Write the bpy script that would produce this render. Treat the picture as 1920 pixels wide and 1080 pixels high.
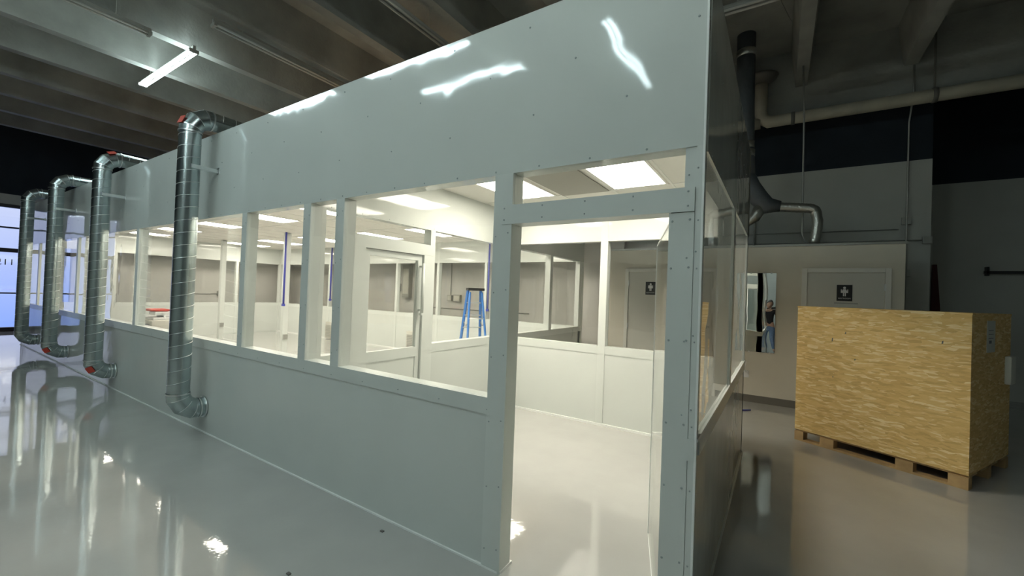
import bpy, bmesh, math, random
from mathutils import Vector, Matrix
random.seed(7)
S = bpy.context.scene
for o in list(bpy.data.objects): bpy.data.objects.remove(o)
COL = S.collection

# ------------------------------------------------------------------ camera
cam_d = bpy.data.cameras.new('camera'); cam = bpy.data.objects.new('camera', cam_d); COL.objects.link(cam)
YAW, PITCH, ROLL, FPX = 0.5711, 0.0128, 0.0368, 780.96
f = Vector((-math.sin(YAW)*math.cos(PITCH), math.cos(YAW)*math.cos(PITCH), math.sin(PITCH)))
r = Vector((math.cos(YAW), math.sin(YAW), 0)); u = r.cross(f)
r2 = math.cos(ROLL)*r + math.sin(ROLL)*u; u2 = -math.sin(ROLL)*r + math.cos(ROLL)*u
cam.matrix_world = Matrix(((r2.x, u2.x, -f.x, .3194), (r2.y, u2.y, -f.y, -2.134), (r2.z, u2.z, -f.z, 1.7), (0, 0, 0, 1)))
cam_d.sensor_width = 36; cam_d.lens = FPX/1920*36; cam_d.clip_start = .02; cam_d.clip_end = 200
S.camera = cam
S.view_settings.view_transform = 'Standard'; S.view_settings.look = 'None'
S.view_settings.exposure = 0.8; S.view_settings.gamma = 1; S.view_settings.use_curve_mapping = False

# ------------------------------------------------------------------ daylight outside the storefront
W = bpy.data.worlds.new('world'); S.world = W; W.use_nodes = True
wn = W.node_tree.nodes; wl = W.node_tree.links; wn.clear()
wo = wn.new('ShaderNodeOutputWorld'); wb = wn.new('ShaderNodeBackground')
tc = wn.new('ShaderNodeTexCoord'); sp = wn.new('ShaderNodeSeparateXYZ'); cr = wn.new('ShaderNodeValToRGB')
wl.new(tc.outputs['Generated'], sp.inputs[0]); mz = wn.new('ShaderNodeMath'); mz.operation = 'MULTIPLY_ADD'; mz.inputs[1].default_value = 1; mz.inputs[2].default_value = .5; wl.new(sp.outputs['Z'], mz.inputs[0]); wl.new(mz.outputs[0], cr.inputs[0])
cr.color_ramp.elements[0].position = .42; cr.color_ramp.elements[0].color = (.36, .50, 1.05, 1)
cr.color_ramp.elements[1].position = .64; cr.color_ramp.elements[1].color = (.86, .84, .98, 1)
wl.new(cr.outputs[0], wb.inputs[0]); wb.inputs[1].default_value = .66; wl.new(wb.outputs[0], wo.inputs[0])

PANEL_L, TUBE_L = 12.4, 20.5      # radiance of the clean room panels / warehouse tubes

# ------------------------------------------------------------------ materials
def mat(name, col, rough=.5, metal=0, spec=.5, bump=None, coat=0, var=None, emit=None, est=0):
    m = bpy.data.materials.new(name); m.use_nodes = True
    n = m.node_tree.nodes; l = m.node_tree.links; b = n['Principled BSDF']
    b.inputs['Base Color'].default_value = (*col, 1); b.inputs['Roughness'].default_value = rough
    b.inputs['Metallic'].default_value = metal; b.inputs['Specular IOR Level'].default_value = spec
    b.inputs['Coat Weight'].default_value = coat; b.inputs['Coat Roughness'].default_value = .04
    t = n.new('ShaderNodeTexCoord')
    if emit: b.inputs['Emission Color'].default_value = (*emit, 1); b.inputs['Emission Strength'].default_value = est
    if var:       # (scale, amount, detail)
        ns = n.new('ShaderNodeTexNoise'); ns.inputs['Scale'].default_value = var[0]; ns.inputs['Detail'].default_value = var[2]
        l.new(t.outputs['Object'], ns.inputs['Vector'])
        rp = n.new('ShaderNodeValToRGB'); a = var[1]
        rp.color_ramp.elements[0].position = .3; rp.color_ramp.elements[0].color = (*[c*(1-a) for c in col], 1)
        rp.color_ramp.elements[1].position = .7; rp.color_ramp.elements[1].color = (*[min(1, c*(1+a)) for c in col], 1)
        l.new(ns.outputs['Fac'], rp.inputs[0]); l.new(rp.outputs[0], b.inputs['Base Color'])
    if bump:      # list of (scale, distance)
        prev = None
        for sc, d in bump:
            nb = n.new('ShaderNodeTexNoise'); nb.inputs['Scale'].default_value = sc; nb.inputs['Detail'].default_value = 1.0
            l.new(t.outputs['Object'], nb.inputs['Vector'])
            bp = n.new('ShaderNodeBump'); bp.inputs['Strength'].default_value = 1; bp.inputs['Distance'].default_value = d
            l.new(nb.outputs['Fac'], bp.inputs['Height'])
            if prev: l.new(prev.outputs[0], bp.inputs['Normal'])
            prev = bp
        l.new(prev.outputs[0], b.inputs['Normal'])
        if coat: l.new(prev.outputs[0], b.inputs['Coat Normal'])
    return m

def clear_mat(name, tint, bumps, ior=1.5, rough=.01):
    m = bpy.data.materials.new(name); m.use_nodes = True
    n = m.node_tree.nodes; l = m.node_tree.links; n.clear()
    o = n.new('ShaderNodeOutputMaterial'); mx = n.new('ShaderNodeMixShader')
    tr = n.new('ShaderNodeBsdfTransparent'); tr.inputs[0].default_value = (*tint, 1)
    gl = n.new('ShaderNodeBsdfGlossy'); gl.inputs['Roughness'].default_value = rough; gl.inputs['Color'].default_value = (.95, .95, .95, 1)
    lw = n.new('ShaderNodeLayerWeight'); lw.inputs['Blend'].default_value = .5      # symmetric Schlick reflectance for a thin sheet
    pw = n.new('ShaderNodeMath'); pw.operation = 'POWER'; pw.inputs[1].default_value = 5
    fr = n.new('ShaderNodeMath'); fr.operation = 'MULTIPLY_ADD'; fr.inputs[1].default_value = .92; fr.inputs[2].default_value = .035
    l.new(lw.outputs['Facing'], pw.inputs[0]); l.new(pw.outputs[0], fr.inputs[0])
    t = n.new('ShaderNodeTexCoord'); prev = None
    for sc, d in bumps:
        nb = n.new('ShaderNodeTexNoise'); nb.inputs['Scale'].default_value = sc; nb.inputs['Detail'].default_value = .5
        l.new(t.outputs['Object'], nb.inputs['Vector'])
        bp = n.new('ShaderNodeBump'); bp.inputs['Distance'].default_value = d; l.new(nb.outputs['Fac'], bp.inputs['Height'])
        if prev: l.new(prev.outputs[0], bp.inputs['Normal'])
        prev = bp
    if prev: l.new(prev.outputs[0], gl.inputs['Normal'])
    l.new(fr.outputs[0], mx.inputs[0]); l.new(tr.outputs[0], mx.inputs[1]); l.new(gl.outputs[0], mx.inputs[2]); l.new(mx.outputs[0], o.inputs[0])
    return m

M = {}
M['panel'] = mat('panel_white_gloss', (.66, .69, .66), .06, spec=.5, bump=[(1.1, .008), (4.5, .0016)], var=(1.5, .02, 2))
M['frame'] = mat('frame_white_enamel', (.66, .69, .66), .28, spec=.5, var=(3, .02, 2))
M['caulk'] = mat('caulk_white', (.85, .86, .84), .4)
M['screw'] = mat('screw_white', (.38, .42, .42), .25)
M['floor'] = mat('floor_epoxy_grey', (.47, .465, .445), .045, spec=.5, bump=[(3, .0012), (28, .00025)], coat=.5, var=(2.2, .04, 4))
M['clear'] = clear_mat('clear_vinyl', (.97, .975, .97), [(1.6, .005), (5, .0012)])
M['acrylic'] = clear_mat('clear_acrylic', (.93, .95, .93), [(2.5, .003)])
M['glass'] = clear_mat('storefront_glass', (.85, .9, .95), [])
M['alu'] = mat('storefront_frame_bronze', (.035, .03, .032), .35, metal=.6)
M['galv'] = mat('galvanised_steel', (.47, .54, .55), .25, metal=1, bump=[(5, .001)], var=(7, .10, 3))
M['galv_dark'] = mat('galvanised_seam', (.75, .78, .78), .3, metal=1)
M['duct_dark'] = mat('black_duct_wrap', (.09, .10, .108), .5, bump=[(12, .01)])
M['foil'] = mat('flexible_foil', (.5, .5, .46), .3, metal=.9, bump=[(30, .006)])
M['red'] = mat('red_sticker', (.55, .06, .035), .5)
M['concrete'] = mat('ceiling_concrete', (.33, .33, .30), .85, var=(1.4, .22, 8), bump=[(20, .004)])
M['white_paint'] = mat('block_wall_grey_white', (.47, .475, .44), .7, var=(1.5, .05, 5))
M['grey_wall'] = mat('inner_wall_grey', (.62, .60, .57), .6, var=(1.2, .04, 4))
M['black_paint'] = mat('upper_wall_black_blue', (.010, .016, .024), .8, var=(2, .2, 4))
M['greige'] = mat('restroom_wall_greige', (.66, .62, .53), .6, var=(2.5, .03, 5))
M['door_paint'] = mat('restroom_door_paint', (.62, .61, .56), .4)
M['casing'] = mat('door_casing_paint', (.74, .73, .68), .35)
M['basebd'] = mat('rubber_baseboard', (.16, .15, .13), .4)
M['pvc'] = mat('cream_drain_pipe', (.50, .46, .36), .5, var=(3, .12, 4))
M['black'] = mat('black_plastic', (.015, .015, .016), .35)
M['white_sign'] = mat('sign_white', (.8, .8, .8), .5)
M['conduit'] = mat('conduit_grey', (.40, .40, .37), .4, metal=.5)
M['mirror'] = mat('mirror_silver', (.85, .87, .86), .01, metal=1, bump=[(2.2, .002)])
M['tile'] = mat('ceiling_tile_white', (.80, .78, .73), .8, var=(40, .03, 3))
M['tile_dark'] = mat('filter_grille_grey', (.40, .39, .35), .7)
M['tbar'] = mat('ceiling_grid_white', (.84, .83, .79), .4)
M['lum'] = mat('panel_diffuser', (.9, .9, .88), .5, emit=(1.0, .93, .79), est=PANEL_L)
M['tube_on'] = mat('tube_lit', (.9, .9, .9), .4, emit=(.79, 1.0, 1.03), est=TUBE_L)
M['tube_fill'] = mat('tube_lit_fill', (.9, .9, .9), .4, emit=(.86, 1.0, .98), est=TUBE_L*1.5)  # brighter tubes for the three added fill fixtures
M['tube_off'] = mat('tube_unlit', (.62, .62, .58), .25)
M['fixture'] = mat('fixture_housing_white', (.50, .50, .46), .4)
M['blue'] = mat('blue_conduit', (.06, .07, .42), .4)
M['lad_blue'] = mat('ladder_fibreglass_blue', (.05, .21, .62), .45)
M['alum'] = mat('aluminium_bright', (.75, .76, .75), .35, metal=.8)
M['yellow'] = mat('yellow_sticker', (.7, .55, .1), .5)
M['beige'] = mat('grille_beige', (.62, .60, .54), .5)
M['cartgrey'] = mat('cart_grey', (.22, .24, .28), .35, metal=.3)
M['wood'] = mat('pallet_pine', (.45, .30, .14), .75, var=(6, .25, 6))
M['paper'] = mat('paper_label', (.62, .63, .58), .6)
M['redcloth'] = mat('dark_red_cloth', (.07, .010, .012), .7)
M['skin'] = mat('skin_tone', (.50, .30, .21), .5)
M['shirt'] = mat('black_tshirt', (.02, .02, .022), .85)
M['jeans'] = mat('blue_jeans', (.12, .18, .30), .85, var=(30, .15, 3))
M['hair'] = mat('dark_hair', (.03, .02, .015), .6)
M['ink'] = mat('grey_ink', (.10, .11, .14), .6)
M['scuff'] = mat('scuff_dark', (.14, .13, .12), .7)

def osb():
    m = bpy.data.materials.new('osb_board'); m.use_nodes = True
    n = m.node_tree.nodes; l = m.node_tree.links; b = n['Principled BSDF']; b.inputs['Roughness'].default_value = .62
    b.inputs['Specular IOR Level'].default_value = .3
    t = n.new('ShaderNodeTexCoord')
    nz = n.new('ShaderNodeTexNoise'); nz.inputs['Scale'].default_value = 5; nz.inputs['Detail'].default_value = 2
    l.new(t.outputs['Object'], nz.inputs['Vector'])
    mxv = n.new('ShaderNodeMixRGB'); mxv.inputs[0].default_value = .05
    l.new(t.outputs['Object'], mxv.inputs[1]); l.new(nz.outputs['Color'], mxv.inputs[2])
    cols = []; dist = []
    for rot, sc in ((.10, .9), (-.45, 1.2), (.75, .85)):
        mp = n.new('ShaderNodeMapping'); mp.inputs['Rotation'].default_value = (rot*.5, rot, 0); mp.inputs['Scale'].default_value = (12*sc, 12*sc, 62*sc)
        l.new(mxv.outputs[0], mp.inputs[0])
        v = n.new('ShaderNodeTexVoronoi'); v.inputs['Scale'].default_value = 1; l.new(mp.outputs[0], v.inputs['Vector'])
        s = n.new('ShaderNodeSeparateColor'); l.new(v.outputs['Color'], s.inputs[0]); cols.append(s); dist.append(v)
    rp = n.new('ShaderNodeValToRGB'); e = rp.color_ramp.elements
    e[0].position = 0; e[0].color = (.14, .075, .03, 1); e[1].position = .80; e[1].color = (.95, .76, .44, 1)
    for p, c in ((.14, (.64, .41, .15, 1)), (.42, (.77, .52, .20, 1)), (.64, (.83, .58, .24, 1))):
        x = e.new(p); x.color = c
    # topmost strand wins: pick layer by a third value
    m1 = n.new('ShaderNodeMix'); m1.data_type = 'FLOAT'
    g = n.new('ShaderNodeMath'); g.operation = 'GREATER_THAN'; g.inputs[1].default_value = .45
    l.new(cols[0].outputs[1], g.inputs[0]); l.new(g.outputs[0], m1.inputs[0]); l.new(cols[1].outputs[0], m1.inputs[2]); l.new(cols[0].outputs[0], m1.inputs[3])
    m2 = n.new('ShaderNodeMix'); m2.data_type = 'FLOAT'
    g2 = n.new('ShaderNodeMath'); g2.operation = 'GREATER_THAN'; g2.inputs[1].default_value = .62
    l.new(cols[2].outputs[1], g2.inputs[0]); l.new(g2.outputs[0], m2.inputs[0]); l.new(m1.outputs[0], m2.inputs[2]); l.new(cols[2].outputs[0], m2.inputs[3])
    fn = n.new('ShaderNodeTexNoise'); fn.inputs['Scale'].default_value = 1; fn.inputs['Detail'].default_value = 4
    fm = n.new('ShaderNodeMapping'); fm.inputs['Scale'].default_value = (22, 22, 95); fm.inputs['Rotation'].default_value = (-.1, -.25, 0)
    l.new(t.outputs['Object'], fm.inputs[0]); l.new(fm.outputs[0], fn.inputs['Vector'])
    mm = n.new('ShaderNodeMix'); mm.data_type = 'FLOAT'; mm.inputs[0].default_value = .38
    l.new(m2.outputs[0], mm.inputs[2]); l.new(fn.outputs['Fac'], mm.inputs[3])
    l.new(mm.outputs[0], rp.inputs[0]); l.new(rp.outputs[0], b.inputs['Base Color'])
    bp = n.new('ShaderNodeBump'); bp.inputs['Distance'].default_value = .002; bp.inputs['Strength'].default_value = .6
    l.new(m2.outputs[0], bp.inputs['Height']); l.new(bp.outputs[0], b.inputs['Normal'])
    return m
M['osb'] = osb()

# ------------------------------------------------------------------ mesh helpers
class MB:
    def __init__(s): s.bm = bmesh.new(); s.mi = 0
    def _f(s, vs):
        try: fc = s.bm.faces.new(vs); fc.material_index = s.mi; return fc
        except ValueError: return None
    def box(s, x0, x1, y0, y1, z0, z1, bev=0, mi=None):
        if mi is not None: s.mi = mi
        b2 = bmesh.new()
        v = [b2.verts.new((x, y, z)) for x in (x0, x1) for y in (y0, y1) for z in (z0, z1)]
        for q in ((0,1,3,2),(4,6,7,5),(0,4,5,1),(2,3,7,6),(0,2,6,4),(1,5,7,3)): b2.faces.new([v[i] for i in q])
        bmesh.ops.recalc_face_normals(b2, faces=b2.faces)
        if bev: bmesh.ops.bevel(b2, geom=b2.edges[:]+b2.verts[:], offset=bev, segments=2, profile=.7, affect='EDGES')
        s.merge(b2); return s
    def merge(s, b2, mtx=None):
        mp = {}
        for v in b2.verts: mp[v] = s.bm.verts.new(mtx @ v.co if mtx else v.co)
        for fc in b2.faces:
            g = s._f([mp[v] for v in fc.verts])
            if g: g.smooth = fc.smooth
        b2.free()
    def tube(s, pts, rad, seg=16, caps=True, mi=None, smooth=True, sharp=False):
        if mi is not None: s.mi = mi
        pts = [Vector(p) for p in pts]; rads = rad if isinstance(rad, (list, tuple)) else [rad]*len(pts)
        tang = []
        for i in range(len(pts)):
            a = (pts[i]-pts[i-1]).normalized() if i else None; b = (pts[i+1]-pts[i]).normalized() if i < len(pts)-1 else None
            tang.append(((a or b)+(b or a)).normalized())
        up = Vector((0, 0, 1)) if abs(tang[0].z) < .9 else Vector((1, 0, 0))
        n = tang[0].cross(up).normalized(); rings = []
        for i, p in enumerate(pts):
            n = (n - tang[i]*n.dot(tang[i])).normalized(); b = tang[i].cross(n)
            k = 1.0   # mitre: stretch in the bend plane
            ring = []
            if 0 < i < len(pts)-1:
                a = (pts[i]-pts[i-1]).normalized(); c = (pts[i+1]-pts[i]).normalized()
                bd = (c-a); ca = max(.3, math.sqrt(max(0, (1+a.dot(c))/2)))
                bdn = bd.normalized() if bd.length > 1e-5 else None
            else: bdn = None; ca = 1
            for j in range(seg):
                t = 2*math.pi*j/seg; d = (n*math.cos(t)+b*math.sin(t))*rads[i]
                if bdn: d = d + bdn*d.dot(bdn)*(1/ca-1)
                ring.append(s.bm.verts.new(p+d))
            rings.append(ring)
        for a, b in zip(rings, rings[1:]):
            for j in range(seg):
                g = s._f([a[j], a[(j+1) % seg], b[(j+1) % seg], b[j]])
                if g: g.smooth = smooth
        if sharp:
            for a in rings[1:-1]:
                for j in range(seg):
                    e = s.bm.edges.get((a[j], a[(j+1) % seg]))
                    if e: e.smooth = False
        if caps:
            s._f(rings[0][::-1]); s._f(rings[-1])
        return s
    def disc(s, c, nrm, rad, h, seg=10, mi=None):
        c = Vector(c); nrm = Vector(nrm); return s.tube([c, c+nrm*h], [rad, rad*.75], seg, True, mi, False)
    def prism(s, poly, axis, a, b, mi=None):   # poly in the two other axes
        if mi is not None: s.mi = mi
        def P(q, t):
            q = list(q); q.insert('xyz'.index(axis), t); return q
        A = [s.bm.verts.new(P(q, a)) for q in poly]; B = [s.bm.verts.new(P(q, b)) for q in poly]
        s._f(A[::-1]); s._f(B)
        for i in range(len(poly)): s._f([A[i], A[(i+1) % len(poly)], B[(i+1) % len(poly)], B[i]])
        return s
    def build(s, name, mats, parent=None, **kw):
        if not isinstance(mats, (list, tuple)): mats = [mats]
        bmesh.ops.recalc_face_normals(s.bm, faces=s.bm.faces)
        me = bpy.data.meshes.new(name); s.bm.to_mesh(me); s.bm.free()
        for m in mats: me.materials.append(M[m])
        o = bpy.data.objects.new(name, me); COL.objects.link(o)
        if parent: o.parent = parent; o.location = -parent_world(parent)
        for k, v in kw.items(): o[k] = v
        return o
def parent_world(p):
    v = Vector((0, 0, 0))
    while p: v += p.location; p = p.parent
    return v
def thing(name, label, cat, loc=(0, 0, 0), group=None):
    o = bpy.data.objects.new(name, None); COL.objects.link(o); o.location = loc; o.empty_display_size = .1
    o['label'] = label; o['category'] = cat
    if group: o['group'] = group
    return o
def struct(name, label=None, loc=(0, 0, 0)):
    o = bpy.data.objects.new(name, None); COL.objects.link(o); o.location = loc; o['kind'] = 'structure'
    if label: o['label'] = label
    return o
def tag(o, label, cat, group=None):
    o['label'] = label; o['category'] = cat
    if group: o['group'] = group
    return o
def dup(root, loc, label, group=None):
    rt = root.copy(); COL.objects.link(rt); rt.location = loc; rt['label'] = label
    if group: rt['group'] = group
    for ch in list(root.children):
        c = ch.copy(); COL.objects.link(c); c.parent = rt
        for g in ch.children:
            d = g.copy(); COL.objects.link(d); d.parent = c
    return rt
def K(o, label=None):
    o['kind'] = 'structure'
    if label: o['label'] = label
    return o

# ------------------------------------------------------------------ warehouse shell
XL, XR, YF, YB = -19.2, 8.0, -10.5, 9.7      # inner faces
K(MB().box(XL-.3, XR+.3, YF-.3, YB+.3, -.2, 0).build('floor', 'floor'), 'glossy grey epoxy floor of the warehouse and clean room')
ZS, ZSB = 6.5, 5.8
b = MB().box(XL-.3, XR+.3, YF-.3, YB+.3, ZS, ZS+.2)
x = .57 - 1.52*13
while x < XR:
    if x > XL+.2: b.prism([(x-.09, ZSB), (x+.09, ZSB), (x+.17, ZS+.01), (x-.17, ZS+.01)], 'y', YF-.2, 7.3)
    x += 1.52
# joints between slabs
x = .57 - 1.52*12.5
K(b.build('ceiling', 'concrete'), 'dark concrete double tee warehouse ceiling with stems')
K(MB().box(XL-.1, XR+.1, 7.3, 7.6, 5.3, ZS).build('trim_1', 'concrete'), 'concrete ledger beam along the back wall')
# back wall stands forward on the left of x=2.45
w = struct('wall_back', 'warehouse back wall, pale below and black above')
MB().box(XL-.1, 2.45, 7.6, 7.8, 0, 4.25).build('lower_wall', 'white_paint', w)
MB().box(XL-.1, 2.45, 7.6, 7.8, 4.25, ZS).build('upper_wall', 'black_paint', w)
MB().box(2.30, 2.45, 7.8, YB, 0, 4.25).build('return_wall', 'white_paint', w)
MB().box(2.30, 2.45, 7.8, YB, 4.25, ZS).build('upper_return', 'black_paint', w)
MB().box(2.45, XR+.1, YB, YB+.2, 0, 4.25).build('lower_wall', 'white_paint', w)
MB().box(2.45, XR+.1, YB, YB+.2, 4.25, ZS).build('upper_wall', 'black_paint', w)
w = struct('wall_right', 'right side wall of the warehouse')
MB().box(XR, XR+.2, YF-.1, YB+.1, 0, 4.25).build('lower_wall', 'white_paint', w)
MB().box(XR, XR+.2, YF-.1, YB+.1, 4.25, ZS).build('upper_wall', 'black_paint', w)
w = struct('wall_front', 'warehouse wall on the near side')
MB().box(XL-.1, XR+.1, YF-.2, YF, 0, 4.25).build('lower_wall', 'white_paint', w)
MB().box(XL-.1, XR+.1, YF-.2, YF, 4.25, ZS).build('upper_wall', 'black_paint', w)
w = struct('wall_left', 'storefront wall at the far left end')
MB().box(XL-.2, XL, YF-.1, YB+.1, 4.12, ZS).build('upper_wall', 'black_paint', w)
MB().box(XL-.2, XL, YF-.1, YB+.1, 3.82, 4.12).build('lintel', 'white_paint', w)
MB().box(XL-.2, XL, YF-.1, -2.6, 0, 3.82).build('side_wall', 'white_paint', w)
MB().box(XL-.2, XL, 1.6, YB+.1, 0, 3.82).build('side_wall', 'white_paint', w)
# storefront windows: bays of 1.84 m
NB = 2; y0 = -2.6; bw = 4.2/NB
for i in range(NB):
    ya, yb = y0+i*bw, y0+(i+1)*bw
    win = struct('window_%d' % (i+1), 'tall storefront window bay with dark frame')
    b = MB()
    for yy in (ya, yb-.05): b.box(XL-.12, XL+.02, yy, yy+.05, 0, 3.82)
    for z0, z1 in ((0, .12), (1.13, 1.17), (2.38, 2.50), (3.10, 3.145), (3.72, 3.82)): b.box(XL-.10, XL+.01, ya, yb, z0, z1)
    b.build('window_frame', 'alu', win)
    MB().box(XL-.06, XL-.05, ya+.05, yb-.05, .1, 3.75).build('pane', 'glass', win)
    if i == 1:
        cu = bpy.data.curves.new('street_number', 'FONT'); cu.body = '115'; cu.size = .25; cu.extrude = .001; cu.align_x = 'LEFT'
        t = bpy.data.objects.new('street_number', cu); COL.objects.link(t); t.data.materials.append(M['ink'])
        t.parent = win; t.location = (XL-.07, .34, 2.0); t.rotation_euler = (math.pi/2, 0, -math.pi/2)
        STREET = t
# grey inner wall between clean room and storefront
K(MB().box(-16.0, -15.85, .9, 7.1, 0, 3.3).build('wall_left_inner', 'grey_wall'), 'grey inner wall beyond the far end of the clean room')
K(MB().box(-15.85, -2.62, 7.0, 7.1, 0, 3.4).build('wall_back_inner', 'grey_wall'), 'light grey wall behind the large clean room')

# ------------------------------------------------------------------ clean room
ZR0, ZR1, ZH, ZT, ZC = .94, 1.044, 2.436, 3.40, 2.98
P = .1
def screws(b, pts, nrm, rad=.006, mi=1):
    for p in pts: b.disc(p, nrm, rad, .004, 8, mi)
def wall_x(name, label, y, x0, x1, posts, out, panes, door=None, topz=ZT, wn0=10, glass='clear', rear=True):
    """wall along x; out = -1 / +1 direction of outer face; body occupies y..y+P*(-out)"""
    w = struct(name, label)
    ya, yb = sorted((y, y-out*P)); s = out
    of = (y, y+s*.006); of = sorted(of); inf = sorted((y-s*P, y-s*(P+.006)))
    segs = [(x0, x1)] if not door else [(x0, door[0]), (door[1], x1)]
    # header
    b = MB().box(x0, x1, ya, yb, ZH, topz if topz < 3.2 else ZC+.02); 
    b.box(x0, x1, of[0], of[1], ZH, topz); b.box(x0, x1, inf[0], inf[1], ZH, ZC)
    pts = []
    xx = x0+.2
    while xx < x1-.05:
        pts += [(xx+random.uniform(-.01, .01), y+s*.006, ZH+.02)]
        xx += .31
    xx = x0+.35; k = 0
    while xx < x1-.05:
        for zz in (2.75, 3.05, 3.32): pts.append((xx+random.uniform(-.03, .03)+(.0 if zz != 3.05 else .3), y+s*.006, zz+random.uniform(-.02, .02)))
        xx += .61
    screws(b, [p for p in pts if p[2] < topz-.02 and x0 < p[0] < x1], (0, s, 0)); b.build('header_panel', ['panel', 'screw'], w)
    # lower panel
    b = MB()
    for a, c in segs: b.box(a, c, ya, yb, 0.0, ZR0)
    b.build('lower_panel', 'panel', w)
    b = MB()
    for a, c in segs:
        b.box(a, c, of[0]-(.003 if s < 0 else 0), of[1]+(.003 if s > 0 else 0), ZR0, ZR1, mi=0); b.box(a, c, ya, yb, ZR0, ZR1); b.box(a, c, inf[0], inf[1], ZR0, ZR1)
        xx = a+.15
        while xx < c: screws(b, [(xx, y+s*.009, ZR0+.03)], (0, s, 0), .004); b.mi = 0; xx += .4
    b.build('sill_rail', ['frame', 'screw'], w)
    b = MB()
    for a, c in segs: b.box(a, c, y+min(0, s*.012), y+max(0, s*.012), 0, .012, mi=0); b.box(a, c, y-s*P-.015, y-s*P+.015, 0, .03)
    b.build('base_caulk', 'caulk', w)
    for i, (a, c) in enumerate(posts):
        b = MB().box(a, c, ya, yb, ZR1, ZH, bev=.003); b.mi = 0
        if c < -.001: b.box(a, c, min(y, y+s*.0075), max(y, y+s*.0075), ZR1, ZH)
        b.box(a, c-.0005, min(y-s*P, y-s*(P+.0085)), max(y-s*P, y-s*(P+.0085)), .02, ZC)
        for zz in (1.15, 1.5, 1.9, 2.3): screws(b, [(a+.02, y+s*.0075, zz), (c-.02, y+s*.0075, zz+.03)], (0, s, 0), .0045)
        b.mi = 0; b.build('post', ['frame', 'screw'], w)
    return w
fposts = [(-.08, 0), (-2.83, -2.72), (-3.31, -3.20), (-4.44, -4.34), (-6.0, -5.9), (-7.57, -7.47), (-9.13, -9.03), (-10.7, -10.6), (-12.3, -12.2), (-13.85, -13.75), (-15.35, -15.25)]
XE, YW, YR = -15.35, 6.25, 3.27
wf = wall_x('wall_cleanroom_front', 'long white clean room front wall with window band and ducts', 0, XE, 0, fposts, -1, None, door=(-1.08, -.08))
# entry door surround
b = MB().box(-1.2, -1.065, 0, P+.010, 0, ZH-.001, bev=.003, mi=0); b.box(-1.2, -1.065, -.0105, 0, 0, ZH)
for zz in (.12, .5, .9, 1.3, 1.7, 2.05): screws(b, [(-1.18, -.0105, zz), (-1.09, -.0105, zz+.02)], (0, -1, 0), .005)
b.mi = 0; b.build('door_jamb', ['frame', 'screw'], wf)
b = MB().box(-.146, -.002, .001, P+.012, 0, 2.12, bev=.003); b.box(-.146, -.03, -.008, 0, 0, 2.12); b.box(-.027, 0, -.006, 0, 0, ZH)
for zz in (.12, .45, .8, 1.1, 1.5, 1.85, 2.08): screws(b, [(-.13, -.008, zz), (-.05, -.008, zz+.005)], (0, -1, 0), .0055); screws(b, [(-.014, -.006, zz)], (0, -1, 0), .004)
b.mi = 0; b.build('door_jamb', ['frame', 'screw'], wf)
b = MB().box(-1.08, -.05, .001, P+.012, 2.123, 2.24, bev=.003); b.box(-1.14, -.03, -.014, 0, 2.123, 2.24)
for i in range(5): screws(b, [(-1.12+i*.265, -.014, 2.15), (-1.12+i*.265, -.014, 2.22)], (0, -1, 0), .005)
b.mi = 0; b.build('door_head', ['frame', 'screw'], wf)
MB().box(-1.25, -1.06, -.004, P+.03, 0, .015).build('threshold', 'caulk', wf)
MB().box(-.001, .001+.008, -.007, .02, 0, ZT).build('corner_trim', 'caulk', wf)

WN = [6]
def pane_x(x0, x1, z0, z1, y, label, m='clear'):
    o = MB().box(x0, x1, y-.002, y+.002, z0, z1).build('window_%d' % WN[0], m); K(o, label); WN[0] += 1
def pane_y(y0, y1, z0, z1, x, label, m='clear'):
    o = MB().box(x-.002, x+.002, y0, y1, z0, z1).build('window_%d' % WN[0], m); K(o, label); WN[0] += 1
edges = [-1.2] + [v for a, c in fposts[1:] for v in (c, a)]
for i in range(0, len(edges)-1, 2): pane_x(edges[i+1], edges[i], ZR1, ZH, .012, 'clear window pane in the long front wall')
pane_x(-1.065, -.08, 2.24, ZH, .012, 'clear transom pane above the open doorway')

rposts = [(-3.19, -3.10), (-1.70, -1.60), (-.10, 0)]
wall_x('wall_anteroom_back', 'back wall of the small front room', YR, -3.29, 0, rposts, 1, None)
pane_x(-3.10, -1.70, ZR1, ZH, YR-.02, 'clear pane in the back wall of the front room, left'); pane_x(-1.60, -.10, ZR1, ZH, YR-.02, 'clear pane in the back wall of the front room, right')
bposts = [(-3.39, -3.29), (-4.95, -4.87), (-5.82, -5.74), (-7.4, -7.32), (-8.99, -8.91), (-10.55, -10.47), (-12.2, -12.12), (-13.8, -13.72), (-15.25, -15.15)]
wall_x('wall_cleanroom_back', 'back wall of the large clean room', YW, XE, -3.29, bposts, 1, None)
for (a, c), (d, e) in zip(bposts, bposts[1:]): pane_x(e, a, ZR1, ZH, YW-.02, 'clear pane in the back wall of the large room')

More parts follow.
